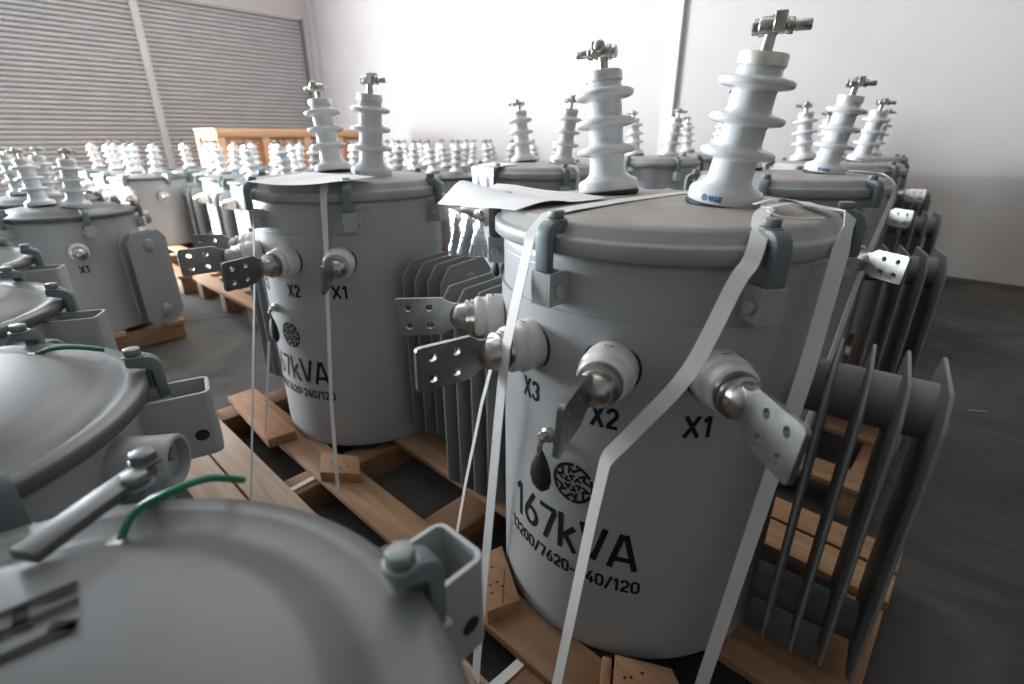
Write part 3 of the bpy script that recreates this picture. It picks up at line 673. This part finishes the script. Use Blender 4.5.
# ------------------------------------------------------------------ papers
def sheet(name, c, label, cat, amp=.004, nx=14, ny=10, sag=None, m=PAPER, t=.0012, seed=1, group=None):
    b = MB(); c = [Vector(q) for q in c]; top = []
    for j in range(ny + 1):
        for i in range(nx + 1):
            u, v = i / nx, j / ny
            p = c[0].lerp(c[1], u).lerp(c[3].lerp(c[2], u), v)
            p = p + Vector((0, 0, amp * noise.noise(Vector((p.x * 9 + seed, p.y * 9, seed)))))
            if sag: p += sag(u, v)
            top.append(p)
    n = (nx + 1) * (ny + 1); W = nx + 1
    fs = []
    for j in range(ny):
        for i in range(nx):
            q = j * W + i; fs.append((q, q + 1, q + W + 1, q + W)); fs.append((n + q + W, n + q + W + 1, n + q + 1, n + q))
    edge = [i for i in range(W)] + [j * W + nx for j in range(1, ny + 1)] + [ny * W + i for i in range(nx - 1, -1, -1)] + [j * W for j in range(ny - 1, 0, -1)]
    for a, e in zip(edge, edge[1:] + edge[:1]): fs.append((a, a + n, e + n, e))
    b.add(top + [p - Vector((0, 0, t)) for p in top], fs)
    o = obj(name, b, m); tag(o, label, cat, group); return o
def pap_sag(u, v): return Vector((0, 0, .022 * math.sin(math.pi * min(u * 1.7, 1)) * (1 - v * .7) + .02 * math.exp(-((u - .42) / .18) ** 2) * (1 - v) ** 2))
sheet('document_sheet', [(-1.030, .820, 1.122), (-1.010, 1.015, 1.160), (-.640, .990, zl + .0725), (-.690, .745, zl + .064)], 'creased white paper sheet over the edge of the front lid', 'paper', .004, sag=pap_sag)
PLASTIC = mat('clear_plastic_film', (.75, .78, .8), .12, trans=.85, spec=.6, bump=.6, bscale=30)
def wav(u, v): return Vector((.012 * math.sin(u * 14), .012 * math.cos(u * 17 + v * 3), 0)) * v
pl = sheet('plastic_pouch', [(-1.005, .835, 1.112), (-.860, .815, 1.095), (-.868, .82, 1.010), (-.985, .822, 1.000)], 'clear crumpled plastic pouch hanging below the creased paper', 'pouch', .006, nx=24, ny=8, sag=wav, m=PLASTIC)
sheet('document_sheet', [(-1.800, .650, zl + .066), (-1.560, .775, zl + .064), (-1.530, .965, zl + .078), (-1.900, .90, zl + .080)], 'flat white paper lying on the lid of the tank with straight straps', 'paper', .003, seed=4, sag=lambda u, v: Vector((0, 0, -.008 * math.sin(math.pi * u) * (1 - v))))
sheet('document_sheet', [(-2.12, 1.945, zl + .060), (-1.92, 1.925, zl + .060), (-1.90, 2.07, zl + .071), (-2.14, 2.09, zl + .071)], 'small white paper at the rim of the lid behind the creased sheet', 'paper', .002, seed=8, nx=8, ny=6)
sheet('plastic_pouch', [(-2.11, 1.925, zl + .055), (-1.93, 1.912, zl + .055), (-1.92, 1.905, zl - .09), (-2.09, 1.915, zl - .09)], 'white plastic pouch hanging from a lid in the second row', 'pouch', .003, seed=11, nx=16, ny=6, sag=lambda u, v: Vector((.008 * math.sin(u * 12), .008 * math.cos(u * 15), 0)) * v, m=mat('milky_plastic_film', (.72, .74, .78), .25, trans=.35, bump=.5, bscale=25))

# ------------------------------------------------------------------ crate by the shutter
cr = empty('wooden_crate', (-8.75, 3.95, 0)); tag(cr, 'large orange plywood crate with pale frame boards in front of the ribbed shutter', 'crate')
cx0, cx1, cy0, cy1, cz = -.43, .43, -1.24, 1.25, 1.415
b = MB(); b.box((0, (cy0 + cy1) / 2, cz / 2), (cx1 - cx0 - .05, cy1 - cy0 - .05, cz - .04)); obj('panel', b, CRATE2, cr)
def frame_board(c, s): q = MB(); q.box(c, s); obj('frame_board', q, CRATE1, cr, bevel=.004)
for zc in (.07, cz - .055): frame_board((cx1, (cy0 + cy1) / 2, zc), (.035, cy1 - cy0, .11))
for yc in (cy0 + .055, -.55, .10, .67, cy1 - .055): frame_board((cx1 - .002, yc, cz / 2), (.03, .11, cz - .23))
for zc in (.07, cz - .055): frame_board((0, cy0 + .002, zc), (cx1 - cx0 - .05, .03, .11))
for xc in (cx0 + .08, cx1 - .08): frame_board((xc, cy0, cz / 2), (.11, .03, cz - .23))
frame_board((0, (cy0 + cy1) / 2, cz - .005), (cx1 - cx0 + .03, cy1 - cy0 + .03, .02))
# splinter on the floor by the wall
b = MB(); b.box((0, 0, .004), (.075, .010, .007), Matrix.Rotation(.5, 3, 'Z')); o = obj('wood_splinter', b, WOODP, bevel=.001); o.location = (.20, 3.2, 0); tag(o, 'pale wood splinter on the dark concrete floor', 'splinter')

# ------------------------------------------------------------------ light
w = bpy.data.worlds.new('World'); scene.world = w; w.use_nodes = True
w.node_tree.nodes['Background'].inputs['Color'].default_value = (.80, .90, 1.0, 1); w.node_tree.nodes['Background'].inputs['Strength'].default_value = 3.0
def area(name, loc, target, sx, sy, power, color=(1, 1, 1)):
    l = bpy.data.lights.new(name, 'AREA'); l.shape = 'RECTANGLE'; l.size = sx; l.size_y = sy; l.energy = power; l.color = color
    o = bpy.data.objects.new(name, l); COL.objects.link(o); o.location = loc
    o.rotation_euler = (Vector(target) - Vector(loc)).to_track_quat('-Z', 'Y').to_euler(); return o
area('loading_bay_daylight', (XS - .3, -2.4, 1.9), (0, .6, 1.0), 4.0, 3.4, 1900, (.86, .94, 1.0))
area('ceiling_fill_far', (-6.5, 3.2, ZC - .05), (-6.5, 3.2, 0), 6.0, 3.5, 150, (1., .975, .96))  # unseen fill panel added under the ceiling for soft ambient light
area('ceiling_fill_near', (-1.8, 2.2, ZC - .05), (-1.8, 2.2, 0), 4.0, 4.0, 14, (1., .96, .94))  # weak unseen fill added above the large transformers
area('back_wall_fill', (-3.0, 1.5, 5.3), (-3.0, 6.3, 2.2), 8.0, .6, 24, (1., .97, .96))  # unseen strip added to lighten the back wall
l = bpy.data.lights.new('sunbeam_fill_spot', 'SPOT'); l.energy = 5200; l.spot_size = R_(26); l.spot_blend = .5; l.shadow_soft_size = .25  # unseen spot added to brighten the far-left rows like a sunbeam
o = bpy.data.objects.new('sunbeam_fill_spot', l); COL.objects.link(o); o.location = (-9.6, -3.2, 4.6); o.rotation_euler = (Vector((-6.0, 1.9, .4)) - o.location).to_track_quat('-Z', 'Y').to_euler()
s = bpy.data.lights.new('sun', 'SUN'); s.energy = 10; s.angle = R_(1.5); s.color = (1, .96, .9)
so = bpy.data.objects.new('sun', s); COL.objects.link(so); so.rotation_euler = Vector((.64, .72, -.28)).to_track_quat('-Z', 'Y').to_euler()

# ------------------------------------------------------------------ camera
cam = bpy.data.cameras.new('camera'); co = bpy.data.objects.new('camera', cam); COL.objects.link(co); scene.camera = co
pitch, roll, yaw = .386, -.001, .755
fw = Vector((-math.sin(yaw) * math.cos(pitch), math.cos(yaw) * math.cos(pitch), -math.sin(pitch)))
r0 = Vector((math.cos(yaw), math.sin(yaw), 0)); u0 = r0.cross(fw)
rr = r0 * math.cos(roll) + u0 * math.sin(roll); uu = -r0 * math.sin(roll) + u0 * math.cos(roll)
co.matrix_world = Matrix((( rr.x, uu.x, -fw.x, 0), (rr.y, uu.y, -fw.y, 0), (rr.z, uu.z, -fw.z, 1.273), (0, 0, 0, 1)))
cam.sensor_width = 36; cam.lens = 499.5 / 1024 * 36; cam.clip_start = .02
cam.dof.use_dof = True; cam.dof.focus_distance = 1.2; cam.dof.aperture_fstop = 2.2
vs = scene.view_settings; vs.view_transform = 'Standard'; vs.look = 'None'; vs.gamma = 1; vs.use_curve_mapping = False; vs.exposure = .70
